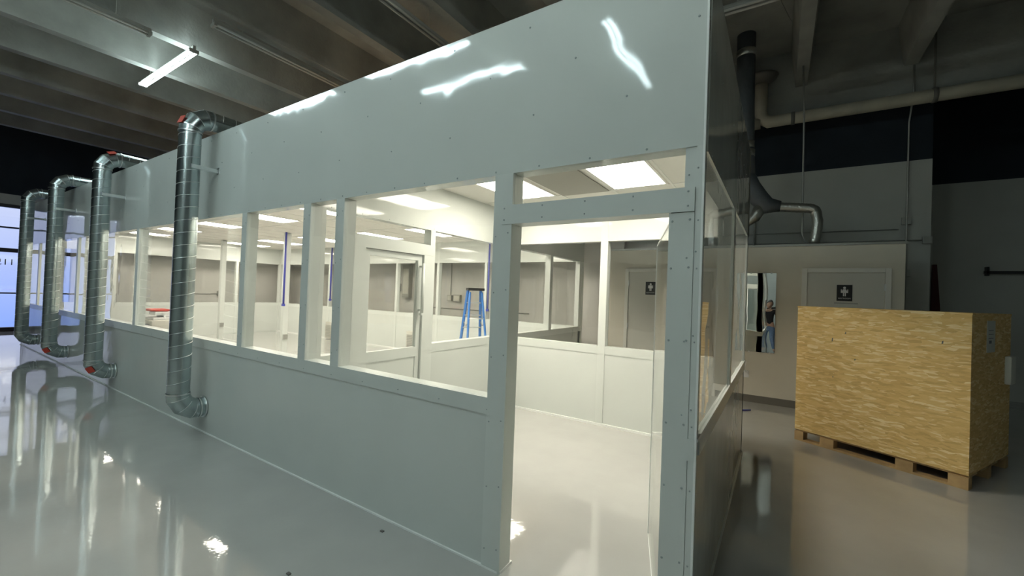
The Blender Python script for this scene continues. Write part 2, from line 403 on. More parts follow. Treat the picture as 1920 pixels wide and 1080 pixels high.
def wall_y(name, label, x, y0, y1, posts, out, door=None, topz=ZT, cuts=None):
    w = struct(name, label); s = out
    xa, xb = sorted((x, x-s*P)); of = sorted((x, x+s*.006)); inf = sorted((x-s*P, x-s*(P+.006)))
    segs = [(y0, y1)] if not door else [(y0, door[0]), (door[1], y1)]
    b = MB().box(xa, xb, y0, y1, ZH, ZC+.02); b.box(of[0], of[1], y0, y1, ZH, topz); b.box(inf[0], inf[1], y0+P, y1-P, ZH, ZC)
    yy = y0+.15
    while yy < y1: 
        screws(b, [(x+s*.006, yy, ZH+.02), (x+s*.006, yy, 3.0)] if topz > 3 else [(x+s*.006, yy, ZH+.02)], (s, 0, 0), .005); b.mi = 0; yy += .35
    b.mi = 0; b.build('header_panel', ['panel', 'screw'], w)
    b = MB()
    for a, c in segs: b.box(xa, xb, a, c, 0, ZR0)
    b.build('lower_panel', 'panel', w)
    b = MB()
    for a, c in segs: b.box(min(xa, of[0], inf[0])-.002, max(xb, of[1], inf[1])+.002, a, c, ZR0, ZR1)
    b.build('sill_rail', 'frame', w)
    for a, c in posts:
        b = MB().box(xa, xb, a, c, ZR1, ZH, bev=.003)
        b.box(min(x, x+s*.0075), max(x, x+s*.0075), a, c, ZR1, ZH); q = x-s*P; b.box(min(q, q-s*.0085), max(q, q-s*.0085), a+.0005, c-.0005, .02, ZC if c < y1-P else ZH)
        b.build('post', 'frame', w)
    return w
we = wall_y('wall_cleanroom_end', 'short end wall of the clean room facing the crate', 0, P, YR, [(1.55, 1.65), (YR-.1, YR)], 1)
MB().box(.004, .014, 0, YR, ZR1-.012, ZR1+.004).build('sill_trim', 'caulk', we)
MB().box(.002, .012, YR-.02, YR+.008, ZH-.0, ZT).build('corner_trim', 'basebd', we)
MB().box(0, .014, 0, YR, 0, .012).build('base_caulk', 'caulk', we)
pane_y(.1, 1.55, ZR1, ZH, -.004, 'clear window in the end wall nearest the corner'); pane_y(1.65, YR-.1, ZR1, ZH, -.004, 'clear window in the end wall nearest the restrooms')
XP = -3.29
wp = wall_y('wall_partition', 'inner partition with a glazed door between both rooms', XP, P, YR, [(.1, .2), (1.60, 1.68), (YR-.1, YR)], 1, door=(.66, 1.60), topz=ZC)
wq = wall_y('wall_cleanroom_side', 'side wall of the large room behind the front room', XP, YR, YW+P, [(YR, YR+.1), (4.78, 4.88), (YW, YW+P)], 1)
b = MB().box(XP-P-.011, XP+.002, .56, .66, 0, 2.24, bev=.003); b.box(XP, XP+.0095, .50, .66, 0, 2.24); b.build('door_jamb', 'frame', wp)
b = MB().box(XP-P-.011, XP+.002, 1.50, 1.60, 0, 2.24, bev=.003); b.box(XP, XP+.0095, 1.50, 1.68, 0, 2.24); b.build('door_jamb', 'frame', wp)
b = MB().box(XP-P-.011, XP+.002, .56, 1.60, 2.12, 2.24, bev=.003); b.box(XP, XP+.012, .50, 1.66, 2.12, 2.25); b.build('door_head', 'frame', wp)
pane_y(.2, .56, ZR1, ZH, XP-.03, 'narrow clear pane beside the inner door'); pane_y(1.68, YR-.1, ZR1, ZH, XP-.03, 'large clear pane right of the inner door')
pane_y(.56, 1.60, 2.24, ZH, XP-.03, 'clear transom pane above the inner door')
pane_y(YR+.1, 4.78, ZR1, ZH, XP-.01, 'clear side pane of the large room, nearer'); pane_y(4.88, YW, ZR1, ZH, XP-.01, 'clear side pane of the large room, farther')
yps = [(P, .2), (1.6, 1.68), (3.15, 3.23), (4.7, 4.78), (YW-.1, YW)]
wl_ = wall_y('wall_cleanroom_far', 'far end wall of the large clean room', XE, P, YW, yps, -1)
for (a, c), (d, e) in zip(yps, yps[1:]): pane_y(c, d, ZR1, ZH, XE+.01, 'clear pane in the far end wall')

# inner door (closed, glazed)
d = struct('door_1', 'white framed glazed door in the inner partition')
b = MB()
for a, c in ((.665, .735), (1.43, 1.495)): b.box(XP-.07, XP-.02, a, c, .01, 2.115)
b.box(XP-.07, XP-.02, .735, 1.43, 2.05, 2.115); b.box(XP-.07, XP-.02, .735, 1.43, ZR0-.03, ZR1-.02); b.box(XP-.07, XP-.02, .735, 1.43, .01, .12)
b.build('door_frame', 'frame', d)
MB().box(XP-.06, XP-.03, .735, 1.43, .12, ZR0-.03).build('lower_panel', 'panel', d)
MB().box(XP-.047, XP-.043, .735, 1.43, ZR1-.02, 2.05).build('pane', 'clear', d)
b = MB().tube([(XP+.04, 1.46, 1.42), (XP+.04, 1.46, 2.02)], .018, 12); b.tube([(XP-.03, 1.46, 1.46), (XP+.04, 1.46, 1.46)], .012, 8); b.tube([(XP-.03, 1.46, 1.98), (XP+.04, 1.46, 1.98)], .012, 8)
b.box(XP+.015, XP+.06, 1.435, 1.485, 1.40, 1.425); b.build('door_handle', 'frame', d)
# entry door, clear, swung open into the room
d = struct('door_2', 'clear acrylic entry door swung open into the front room', (-.155, .06, 0))
a0 = Vector((-.155, .06, 0)); dv = Vector((-.27, .88, 0)); L = dv.length; dv.normalize(); nv = Vector((dv.y, -dv.x, 0))
def leafbox(b, s0, s1, t0, t1, z0, z1, mi=None):
    if mi is not None: b.mi = mi
    c = [a0+dv*s+nv*t for s, t in ((s0, t0), (s1, t0), (s1, t1), (s0, t1))]
    A = [b.bm.verts.new((q.x, q.y, z0)) for q in c]; B_ = [b.bm.verts.new((q.x, q.y, z1)) for q in c]
    b._f(A[::-1]); b._f(B_)
    for i in range(4): b._f([A[i], A[(i+1) % 4], B_[(i+1) % 4], B_[i]])
b = MB(); leafbox(b, 0, L, -.003, .003, .03, 2.08); b.build('pane', 'acrylic', d)
b = MB(); leafbox(b, L-.006, L+.001, -.006, .006, .03, 2.08); leafbox(b, 0, L, -.005, .005, 2.075, 2.085); leafbox(b, 0, L, -.005, .005, .02, .03)
b.build('edge_strip', 'caulk', d)
b = MB()
for i in range(14): 
    p = a0+dv*(L-.02)+nv*.006; b.disc((p.x, p.y, .12+i*.148), nv, .006, .004, 8)
for i in range(8):
    p = a0+dv*(.04+i*L/8.2)+nv*.006; b.disc((p.x, p.y, 2.06), nv, .006, .004, 8)
b.build('rivet', 'screw', d, kind='stuff')

# clean room ceilings
def tceil(name, x0, x1, y0, y1, lights, label, gx=.67, gy=1.22, gy0=1.45):
    b = MB()
    b.box(x0, x1, y0, y1, ZC, ZC+.02, mi=0)
    o = struct(name, label)
    b.build('tile_field', 'tile', o)
    b = MB(); x = lights[0] - gx/2
    while x > x0: x -= gx
    x += gx
    while x < x1:
        b.box(x-.012, x+.012, y0, y1, ZC-.006, ZC); x += gx
    y = gy0
    while y > y0: y -= gy
    y += gy
    while y < y1: b.box(x0, x1, y-.012, y+.012, ZC-.007, ZC-.001); y += gy
    b.build('ceiling_grid', 'tbar', o)
tceil('ceiling_anteroom', XP, 0, P, YR-P, [-1.05], 'white tiled ceiling of the front room')
tceil('ceiling_cleanroom', XE+P, XP-P, P, YW-P, [-6.1], 'white tiled ceiling of the large room', gx=.68)
def lum(x, y, label, group):
    t = thing('ceiling_light', label, 'ceiling light', (x, y, ZC-.0), group)
    b = MB()
    for q in ((-.31, .31, -.61, -.585), (-.31, .31, .585, .61), (-.31, -.285, -.585, .585), (.285, .31, -.585, .585)): b.box(x+q[0], x+q[1], y+q[2], y+q[3], ZC-.014, ZC-.001)
    b.build('frame', 'tbar', t)
    MB().box(x-.285, x+.285, y-.585, y+.585, ZC-.010, ZC-.002).build('diffuser', 'lum', t)
    return t
l0 = lum(-1.05, 2.01, 'square-edged bright panel light above the doorway, right one of the front room', 'panel lights in the front room')
dup(l0, (-2.42, 2.01, ZC), 'bright panel light in the front room ceiling, left of the grey filter panel')
tag(MB().box(-2.04, -1.43, 1.45, 2.67, ZC-.012, ZC-.007).build('filter_panel', 'tile_dark'), 'grey filter panel in the ceiling between the two lights of the front room', 'filter panel')
cols = [(-4.1, 'first'), (-6.1, 'second'), (-7.97, 'third'), (-10.15, 'fourth'), (-12.3, 'fifth'), (-14.3, 'sixth')]
for yy, row in ((1.88, 'front row'), (4.6, 'back row')):
    for xx, nm in cols:
        dup(l0, (xx, yy, ZC), 'large room panel light, %s from the inner partition, %s' % (nm, row), 'panel lights in the large room')
# flat roof deck above the clean room, hidden behind the parapet
K(MB().box(XE+.01, XP, .01, YW+P, ZC+.06, ZC+.1).build('ceiling_deck', 'fixture'), 'top side of the clean room ceiling'); K(MB().box(XP, -.01, .01, YR, ZC+.06, ZC+.1).build('ceiling_deck_small', 'fixture'), 'top side of the front room ceiling')

M['fill_warm'] = mat('fill_lamp_glow', (.9, .85, .7), .5, emit=(1.0, .70, .42), est=30)  # added warm emitter that tints the ceiling stems
def add_fill_lamp(x, y, label):  # unseen lamp behind the parapet, added to warm the ceiling
    t = thing('fill_lamp', label, 'lamp', (x, y, ZC+.1), 'added fill lamps hidden on the clean room roof')
    b = MB().box(x-.2, x+.2, y-.15, y+.15, ZC+.13, ZC+.21, bev=.01); b.build('housing', 'yellow', t)
    MB().box(x-.17, x+.17, y-.12, y+.12, ZC+.21, ZC+.218).build('lamp_glass', 'fill_warm', t)
    MB().tube([(x-.22, y, ZC+.115), (x+.22, y, ZC+.115)], .015, 8).build('stand', 'black', t)
add_fill_lamp(-11.6, 3.4, 'added unseen warm fill lamp on the far part of the clean room roof'); add_fill_lamp(-6.2, 3.6, 'added unseen warm fill lamp on the roof deck behind the near duct')
# interior support columns with blue conduit, return grilles
def column(x, y, label, box_z):
    t = thing('support_column', label, 'column', (x, y, 0), 'support columns in the large room')
    MB().box(x-.06, x+.06, y-.06, y+.06, 0, ZC-.01, bev=.004).build('shaft', 'frame', t)
    MB().box(x-.085, x+.085, y-.085, y+.085, 0, .03).build('base_plate', 'frame', t)
    MB().box(x+.06, x+.10, y-.05, y+.05, box_z, box_z+.12, bev=.004).build('outlet_box', 'conduit', t)
column(-9.83, 3.44, 'white square column in the middle of the large room with a grey outlet box', .38)
column(-13.79, 3.7, 'white square column near the far end of the large room', .38)
def blue(x, y, z0, label):
    b = MB().tube([(x, y, z0), (x, y, ZC-.01)], .022, 10); b.box(x-.03, x+.03, y-.03, y+.03, z0-.06, z0)
    tag(b.build('blue_drop_pipe', 'blue'), label, 'pipe', 'blue drop pipes')
blue(-9.70, 3.33, 1.25, 'blue drop pipe hanging beside the middle column')
blue(-13.7, 1.85, 1.2, 'blue drop pipe hanging above the grey equipment cart')
blue(-12.0, 6.1, 1.3, 'blue drop pipe on the back wall far behind the narrow window')
blue(-5.66, 6.1, 1.3, 'blue drop pipe on the back wall behind the stepladder')
def grille(x, y, label, w=.42, h=.55):
    t = thing('return_grille', label, 'air return grille', (x, y, 0), 'low return grilles of the large room')
    b = MB().box(x-w/2, x+w/2, y-.10, y, .02, h, bev=.008); b.build('body', 'beige', t)
    b = MB()
    for i in range(9): b.box(x-w/2+.03, x+w/2-.03, y-.115, y-.098, .08+i*.045, .095+i*.045)
    b.build('louvre', 'conduit', t)
grille(-11.9, YW-P-.01, 'beige louvred return box on the back wall left of the ladder, farther one'); grille(-8.15, YW-P-.01, 'beige louvred return box on the back wall seen through the inner door')

# equipment cart in the large room
cx, cy = -10.7, 1.3
t = thing('equipment_cart', 'grey equipment cart with silver machine behind the front window', 'cart', (cx, cy, 0))
b = MB().box(cx-.42, cx+.42, cy-.28, cy+.28, .12, .88, bev=.012); b.build('cabinet', 'beige', t)
MB().box(cx-.33, cx+.33, cy-.292, cy-.28, .2, .80).build('glass_front', 'cartgrey', t)
b = MB().box(cx-.38, cx+.30, cy-.22, cy+.22, .88, .93, bev=.01); b.build('top_plate', 'alum', t)
b = MB().tube([(cx-.25, cy, .95), (cx+.2, cy, .95)], .02, 8); b.box(cx-.2, cx+.15, cy-.15, cy+.15, .97, 1.04, bev=.01); b.build('machine', 'alum', t)
MB().box(cx-.36, cx+.05, cy-.2, cy+.15, 1.05, 1.09, bev=.01).build('red_tray', 'red', t)
for sx in (-.36, .36):
    for sy in (-.22, .22):
        c_ = MB().tube([(cx+sx-.02, cy+sy, .05), (cx+sx+.02, cy+sy, .05)], .05, 14); c_.box(cx+sx-.03, cx+sx+.03, cy+sy-.03, cy+sy+.03, .09, .12); c_.build('caster', 'black', t)

# stepladder
lx, ly = -5.55, 5.45
t = thing('stepladder', 'blue fibreglass stepladder standing open near the back wall', 'ladder', (lx, ly, 0)); t.rotation_euler = (0, 0, math.radians(-38))
def lad(px, py, z, s): return (lx+px, ly+py, z)
H_ = 1.74
for s in (-1, 1):
    b = MB().tube([(lx-.42, ly+s*.27, 0), (lx-.08, ly+s*.15, H_)], [.034, .034], 4, smooth=False); b.build('rail', 'lad_blue', t)
    b = MB().tube([(lx+.42, ly+s*.25, 0), (lx+.06, ly+s*.14, H_-.05)], [.026, .026], 4, smooth=False); b.build('rear_leg', 'lad_blue', t)
    MB().box(lx-.46, lx-.38, ly+s*.27-.035, ly+s*.27+.035, 0, .05).build('foot', 'black', t)
for i in range(5):
    z = .29*(i+1); k = z/H_; xx = lx-.42+.34*k; hw = .27-.12*k
    MB().box(xx-.045, xx+.045, ly-hw, ly+hw, z-.012, z+.012).build('step', 'alum', t)
for z in (.5, 1.1): k = z/H_; MB().tube([(lx+.42-.36*k, ly-.25+.11*k, z), (lx+.42-.36*k, ly+.25-.11*k, z)], .012, 8).build('rear_brace', 'alum', t)
for s in (-1, 1): MB().tube([(lx-.2, ly+s*.2, 1.0), (lx+.0, ly+s*.19, .93), (lx+.22, ly+s*.2, 1.0)], .009, 6).build('spreader', 'conduit', t)
MB().box(lx-.14, lx+.12, ly-.19, ly+.19, H_-.01, H_+.05, bev=.012).build('top_cap', 'black', t)
MB().box(lx+.29, lx+.335, ly-.26, ly-.245, .35, .52).build('sticker', 'yellow', t)

# things on the grey wall behind the clean room
def ebox(x, y, z, w, h, label, d=.08, name='junction_box', cat='junction box'):
    t = thing(name, label, cat, (x, y, z-h/2))
    MB().box(x-w/2, x+w/2, y-d, y, z-h/2, z+h/2, bev=.006).build('body', 'conduit', t); MB().box(x-w*.38, x+w*.38, y-d-.006, y-d, z-h*.38, z+h*.38).build('cover', 'beige', t)
YI = 7.0
ebox(-7.62, YI, 1.50, .16, .16, 'small grey box on the wall behind the clean room, left of the twin outlet'); ebox(-7.35, YI, 1.50, .26, .2, 'grey double outlet box on the wall behind the clean room')
tag(MB().tube([(-7.62, YI-.02, 1.59), (-7.62, YI-.02, 3.3)], .014, 8).build('conduit', 'conduit'), 'thin conduit rising from the small box behind the clean room', 'conduit')
tag(MB().tube([(-8.5, YI-.02, 1.2), (-5.0, YI-.02, 1.2)], .012, 8).build('conduit', 'conduit'), 'thin horizontal conduit low on the wall behind the clean room', 'conduit')
tag(MB().box(-8.53, -8.42, YI-.03, YI, 1.85, 2.2).build('red_notice', 'red'), 'narrow red notice on the grey wall behind the clean room', 'notice')
ebox(-9.35, YI, 1.95, .3, 1.0, 'tall grey electrical panel on the wall seen through the inner door', .14, 'electrical_panel', 'electrical panel')
ebox(-9.75, YI, 1.75, .14, .24, 'small grey switch box beside the tall electrical panel')
t_ = MB().tube([(-15.83, 3.6, 1.31), (-15.83, 4.4, 1.31)], .012, 8); t_.box(-15.85, -15.78, 4.4, 4.56, 1.25, 1.41, mi=0)
tag(t_.build('conduit', 'conduit'), 'conduit with a square box on the wall beyond the far end', 'conduit')

# ------------------------------------------------------------------ four return ducts on the front wall
DR, DY = .103, -.25
def duct(x, label, reds):
    t = thing('ventilation_duct', label, 'duct', (x, DY, 0), 'galvanised return ducts on the front wall')
    zc = .29; R = .19; zt = 3.52
    vert = [(x, DY, zc+R), (x, DY, zt-R)]
    MB().tube(vert, DR, 32, False).build('riser', 'galv', t)
    # spiral seam
    b = MB(); pts = []; n = int((zt-R-zc-R)/.135*20)
    for i in range(n+1):
        a = 2*math.pi*i/20; pts.append((x+math.cos(a)*DR, DY+math.sin(a)*DR, zc+R+(zt-R-zc-R)*i/n))
    b.tube(pts, .0028, 5); b.build('spiral_seam', 'galv_dark', t)
    def gore(p_of, nm, n=3):
        P_ = [p_of(math.pi/2*k/n) for k in range(n+1)]
        mid = [P_[0]] + [p_of(math.pi/2*(k+.5)/n, 1.02) for k in range(n)] + [P_[-1]]
        e = MB().tube(mid, DR+.003, 28, False, smooth=True, sharp=True)
        for q, (a, c) in enumerate(zip(mid, mid[1:])): pass
        ob = e.build(nm, 'galv', t)
        for p in mid[1:-1]: pass
        s_ = MB()
        for i in range(1, len(mid)-1):
            a = (Vector(mid[i])-Vector(mid[i-1])).normalized(); c = (Vector(mid[i+1])-Vector(mid[i])).normalized(); d_ = (a+c).normalized()
            s_.tube([Vector(mid[i])-d_*.004, Vector(mid[i])+d_*.004], DR+.0045, 28, False)
        for p, d_ in ((mid[0], Vector((0, 0, 1))), (mid[-1], Vector((0, 1, 0)))):
            s_.tube([Vector(p)-d_*.008, Vector(p)+d_*.008], DR+.008, 28, False)
        sob = s_.build('seam', 'galv_dark', ob)
        return ob
    el = gore(lambda a, k=1: (x, DY+R-R*k*math.cos(a), zc+R-R*k*math.sin(a)), 'lower_elbow')
    eu = gore(lambda a, k=1: (x, DY+R-R*k*math.cos(a), zt-R+R*k*math.sin(a)), 'upper_elbow')
    MB().tube([(x, DY+R, zc), (x, -.006, zc)], DR, 28, False).build('wall_stub', 'galv', t)
    MB().tube([(x, -.02, zc), (x, -.006, zc)], DR+.015, 28, True).build('wall_flange', 'galv_dark', t)
    MB().tube([(x, DY+R, zt), (x, 1.9, zt), (x, 2.03, zt-.05), (x, 2.08, zt-.2), (x, 2.08, ZC+.1)], DR, 28, False).build('roof_run', 'galv', t)
    b = MB(); b.tube([(x+math.cos(i*math.pi/10)*DR, .02+i*.0065, zt+math.sin(i*math.pi/10)*DR) for i in range(280)], .0028, 5); b.build('spiral_seam', 'galv_dark', t)
    b = MB().box(x+DR-.02, x+DR+.012, DY-.015, -.004, 2.93, 2.97); b.box(x+DR-.03, x+DR+.03, -.012, -.004, 2.92, 2.99); b.build('wall_bracket', 'galv_dark', t)
    for key, a, phi, low in (('top', 22, 8, False), ('bend', 68, 30, False), ('low', 30, 45, True)):
        if key not in reds: continue
        a = math.radians(a); phi = math.radians(phi); sg = -1 if low else 1
        o_ = Vector((0, -math.cos(a), sg*math.sin(a))); nn = Vector((math.sin(phi), 0, 0))+o_*math.cos(phi)
        C_ = Vector((x, DY+R, (zc+R) if low else (zt-R)))+o_*R; tt = Vector((0, math.sin(a), sg*math.cos(a))); bb = nn.cross(tt)
        ob = MB().box(-.045, .045, -.045, .045, -.002, .002).build('red_label', 'red', t)
        mt = Matrix((tt, bb, nn)).transposed(); ob.location = C_+nn*(DR+.012)-Vector(t.location); ob.rotation_euler = mt.to_euler()
    return t
duct(-5.15, 'spiral steel duct nearest the camera, running from wall foot over the roof edge', ('top',))
duct(-8.26, 'second spiral steel duct from the doorway, red labels on both bends', ('bend', 'low'))
duct(-11.0, 'third spiral steel duct from the doorway, red label on lower bend', ('low',))
duct(-13.5, 'farthest spiral steel duct, nearest the bright storefront', ())

# ------------------------------------------------------------------ fluorescent strip fixtures
def strip(x, y, z, along, lit, label, hang=0):
    t = thing('fluorescent_light', label, 'ceiling light', (x, y, z), 'fluorescent strip lights under the concrete ceiling')
    L = 1.2
    def bx(a0, a1, w0, w1, z0, z1, nm, m):
        b = MB()
        if along == 'x': b.box(x+a0, x+a1, y+w0, y+w1, z0, z1, bev=.004)
        else: b.box(x+w0, x+w1, y+a0, y+a1, z0, z1, bev=.004)
        return b.build(nm, m, t)
    bx(-L-.02, L+.02, -.022, .022, z+.022, z+.09, 'housing', 'fixture')
    for s in (-1, 1):
        w = s*.046
        p0, p1 = ((x-L+.02, y+w, z), (x+L-.02, y+w, z)) if along == 'x' else ((x+w, y-L+.02, z), (x+w, y+L-.02, z))
        MB().tube([p0, p1], .019, 12).build('tube', 'tube_fill' if lit == 2 else 'tube_on' if lit else 'tube_off', t)
        bx(s*L-.02, s*L+.02, -.068, .068, z-.025, z+.03, 'lamp_holder', 'fixture')
    for s in (-.8, .8):
        p = (x+s, y, z+.09) if along == 'x' else (x, y+s, z+.09)
        top = ZS if along == 'y' else ZS
        MB().tube([p, (p[0], p[1], top)], .004, 6).build('hanger_rod', 'conduit', t)
strip(-9.32, .77, 5.6, 'x', True, 'glowing twin tube light hanging crosswise above the roof edge, upper left')
strip(-5.02, -2.85, 5.6, 'x', True, 'lit twin tube light over the aisle in front of the near duct')
strip(-8.45, -2.85, 5.6, 'x', True, 'lit twin tube light over the aisle near the second duct')
strip(-4.62, -3.86, 5.6, 'x', True, 'lit twin tube light farther out over the aisle')
strip(-1.85, -4.55, 5.6, 'y', True, 'lit twin tube light behind the camera, lengthwise')
strip(-.8, -1.3, 5.6, 'y', 2, 'added unseen twin tube fill light straight above the doorway corner')  # added out of view to brighten the crate side
strip(-.35, -6.0, 5.6, 'y', 2, 'added twin tube fill light behind the camera, right of the lengthwise one')  # added behind the camera for light on crate and restroom wall
strip(-.45, -8.6, 5.6, 'y', 2, 'added twin tube fill light farthest back behind the camera')  # another added fill fixture for the crate side
strip(-7.0, 1.82, 5.6, 'y', False, 'unlit strip light along a ceiling stem above the near duct')
strip(-8.2, -1.0, 5.6, 'y', False, 'unlit strip light in the upper left corner')
strip(-4.27, 1.6, 5.6, 'y', False, 'unlit strip light above the header at the top edge')
strip(.55, 4.05, 5.6, 'x', False, 'unlit strip light crosswise above the clean room corner')
strip(-5.6, -.85, 5.6, 'y', False, 'unlit strip light at the top edge between near duct and header')

# ------------------------------------------------------------------ restroom block
YQ = 6.1; BX0, BX1, BZ = -2.6, 1.86, 2.64
w = struct('wall_restroom', 'greige restroom block with two doors')
MB().box(BX0, BX1, YQ, 7.6, 0, BZ).build('block_wall', 'greige', w)
MB().box(BX0-.02, BX1+.02, YQ-.02, 7.6, BZ, BZ+.035).build('top_trim', 'conduit', w)
b = MB()
for a, c in ((BX0, -2.28), (-1.18, .60), (1.73, BX1)): b.box(a, c, YQ-.012, YQ, 0, .12)
b.box(BX1, BX1+.012, YQ, 7.6, 0, .12); K(b.build('baseboard_restroom', 'basebd'), 'dark rubber baseboard of the restroom block')
def wc_door(n, x0, x1, side, label):
    d = struct('door_%d' % n, label, ((x0+x1)/2, YQ, 0))
    b = MB()
    b.box(x0, x0+.07, YQ-.025, YQ, 0, 2.28, bev=.005); b.box(x1-.07, x1, YQ-.025, YQ, 0, 2.28, bev=.005); b.box(x0+.07, x1-.07, YQ-.025, YQ, 2.21, 2.28, bev=.005)
    b.build('door_casing', 'casing', d)
    MB().box(x0+.075, x1-.075, YQ-.012, YQ-.001, .01, 2.205).build('door_leaf', 'door_paint', d)
    hx = x1-.14 if side > 0 else x0+.14
    b = MB().tube([(hx, YQ-.012, 1.22), (hx, YQ-.03, 1.22)], .03, 14); b.tube([(hx, YQ-.03, 1.22), (hx, YQ-.06, 1.22), (hx-side*.12, YQ-.065, 1.22)], .012, 8); b.build('door_handle', 'conduit', d)
    hg = x0+.07 if side > 0 else x1-.07
    for z in (.3, 1.1, 1.94): MB().box(hg-.012, hg+.012, YQ-.032, YQ-.012, z, z+.1).build('hinge', 'alum', d)
    sx = (x0+x1)/2+.0; sz = 1.895
    s = MB().box(sx-.095, sx+.095, YQ-.018, YQ-.012, sz-.125, sz+.125, bev=.002).build('restroom_sign', 'black', d)
    b = MB(); yy = YQ-.019
    b.tube([(sx, yy-.002, sz+.08), (sx, yy+.001, sz+.08)], .018, 16)
    if side < 0: b.prism([(sx-.018, sz+.058), (sx+.018, sz+.058), (sx+.042, sz-.0), (sx-.042, sz-.0)], 'y', yy-.001, yy+.001)
    else: b.box(sx-.03, sx+.03, yy-.001, yy+.001, sz, sz+.058)
    b.box(sx-.018, sx-.004, yy-.001, yy+.001, sz-.05, sz+.002); b.box(sx+.004, sx+.018, yy-.001, yy+.001, sz-.05, sz+.002)
    b.box(sx-.045, sx-.033, yy-.001, yy+.001, sz+.0, sz+.055); b.box(sx+.033, sx+.045, yy-.001, yy+.001, sz+.0, sz+.055)
    b.build('pictogram', 'white_sign', s)
    cu = bpy.data.curves.new('sign_text', 'FONT'); cu.body = 'RESTROOM'; cu.size = .03; cu.align_x = 'CENTER'; cu.extrude = .0005
    tx = bpy.data.objects.new('sign_text', cu); COL.objects.link(tx); tx.data.materials.append(M['white_sign']); tx.parent = s
    tx.location = Vector((sx, yy-.001, sz-.095))-parent_world(s); tx.rotation_euler = (math.pi/2, 0, 0)
    return d
wc_door(3, -2.28, -1.28, 1, 'restroom door with black sign seen through the clean room doorway')
d4 = wc_door(4, .62, 1.71, -1, 'restroom door with black sign partly behind the wooden crate')
b = MB().box(1.05, 1.32, YQ-.016, YQ-.012, 1.5, 1.74); b.build('notice_plate', 'paper', d4); MB().box(1.04, 1.33, YQ-.02, YQ-.012, 1.725, 1.745).build('notice_rim', 'conduit', d4)
# mirror
t = thing('wall_mirror', 'frameless wall mirror hanging left of the crate on restroom wall', 'mirror', (.03, YQ, .86))
MB().box(-.22, .27, YQ-.012, YQ-.006, .86, 2.2).build('mirror_glass', 'mirror', t); MB().box(-.19, .24, YQ-.006, YQ, .9, 2.16).build('backing', 'basebd', t)
b = MB()
for xx, zz in ((-.1, 2.2), (.2, 2.2), (-.1, .86), (.2, .86)): b.box(xx-.012, xx+.012, YQ-.016, YQ-.004, zz-.012, zz+.012)
b.build('clip', 'alum', t)
t = thing('wall_outlet', 'white outlet with a looped cord under the mirror', 'outlet', (-.13, YQ, .41))
MB().box(-.17, -.09, YQ-.008, YQ, .41, .53, bev=.002).build('cover_plate', 'white_sign', t); MB().box(-.155, -.105, YQ-.05, YQ-.008, .48, .53, bev=.003).build('plug', 'white_sign', t)
MB().tube([(-.13, YQ-.05, .5), (-.16, YQ-.09, .56), (-.13, YQ-.08, .68), (-.2, YQ-.05, .75), (-.28, YQ-.03, .64), (-.25, YQ-.02, .55)], .006, 6).build('cord', 'white_sign', t)

# ------------------------------------------------------------------ pipes, ducts and conduits at the right
t = thing('drain_pipe', 'long cream drain pipe along the back wall under the concrete beam', 'pipe', (-.07, 7.1, 5.15))
MB().tube([(-.07, 7.12, 5.95), (-.07, 7.12, 5.35), (-.03, 7.12, 5.22), (.07, 7.12, 5.15), (.3, 7.12, 5.15), (XR-.1, 7.12, 5.15)], .105, 20).build('pipe_run', 'pvc', t)
MB().tube([(-.07, 7.12, 5.15), (-1.6, 7.12, 5.12)], .105, 20).build('pipe_run', 'pvc', t)
MB().tube([(-.07, 7.12, 5.9), (-.07, 7.12, 6.0), (-.07, 7.12, 6.05)], [.12, .25, .28], 20).build('roof_drain', 'basebd', t)
for xx in (.45, 2.35, 4.4): MB().tube([(xx-.03, 7.12, 5.15), (xx+.03, 7.12, 5.15)], .118, 20).build('coupling', 'basebd', t)
for xx in (2.35, 4.4): MB().tube([(xx, 7.12, 5.25), (xx, 7.12, ZS)], .015, 6).build('pipe_hanger', 'basebd', t)
t = thing('exhaust_duct', 'dark wrapped exhaust duct dropping behind the end wall with silver branches', 'duct', (-.28, 6.3, 0))
MB().tube([(-.29, 6.32, ZS-.005), (-.28, 6.32, 5.3), (-.25, 6.32, 4.95), (-.2, 6.32, 4.35), (-.17, 6.32, 3.9)], [.15, .145, .125, .085, .085], 24).build('main_drop', 'duct_dark', t)
for z, rr, xx in ((6.15, .158, -.285), (4.5, .10, -.215), (4.35, .095, -.2)): MB().tube([(xx, 6.32, z-.06), (xx, 6.32, z+.06)], rr, 24).build('tape_band', 'foil', t)
MB().tube([(-.17, 6.32, 3.95), (-.15, 6.32, 3.78), (-.02, 6.32, 3.52), (.12, 6.32, 3.38), (.3, 6.32, 3.36)], [.09, .13, .15, .13, .09], 24).build('wye_fitting', 'duct_dark', t)
MB().tube([(.02, 6.32, 3.4), (-.08, 6.34, 3.2), (-.25, 6.36, 3.08), (-.35, 6.36, 2.7)], [.11, .085, .075, .075], 20).build('left_branch', 'foil', t)
pth = []
for k in range(30):
    s = k/29
    if s < .45: pth.append((.28+.38*s/.45, 6.32, 3.35-.05*s/.45))
    else:
        a = (s-.45)/.55*math.pi*.55; pth.append((.66+.16*math.sin(a)*1.1-(.06*max(0, s-.8)*5), 6.32, 3.30-.18*(1-math.cos(a))-.40*max(0, s-.7)/.3*1.0))
MB().tube(pth, [.075+.006*(k % 2) for k in range(30)], 18).build('flexible_hose', 'foil', t)
def cond(pts, label, rad=.014, boxes=(), name='conduit'):
    t = thing(name, label, 'conduit', pts[0]); MB().tube(pts, rad, 8).build('tube', 'conduit', t)
    for c in boxes: MB().box(c[0]-.06, c[0]+.06, c[1]-.03, c[1]+.03, c[2]-.06, c[2]+.06, bev=.004).build('junction_box', 'conduit', t)
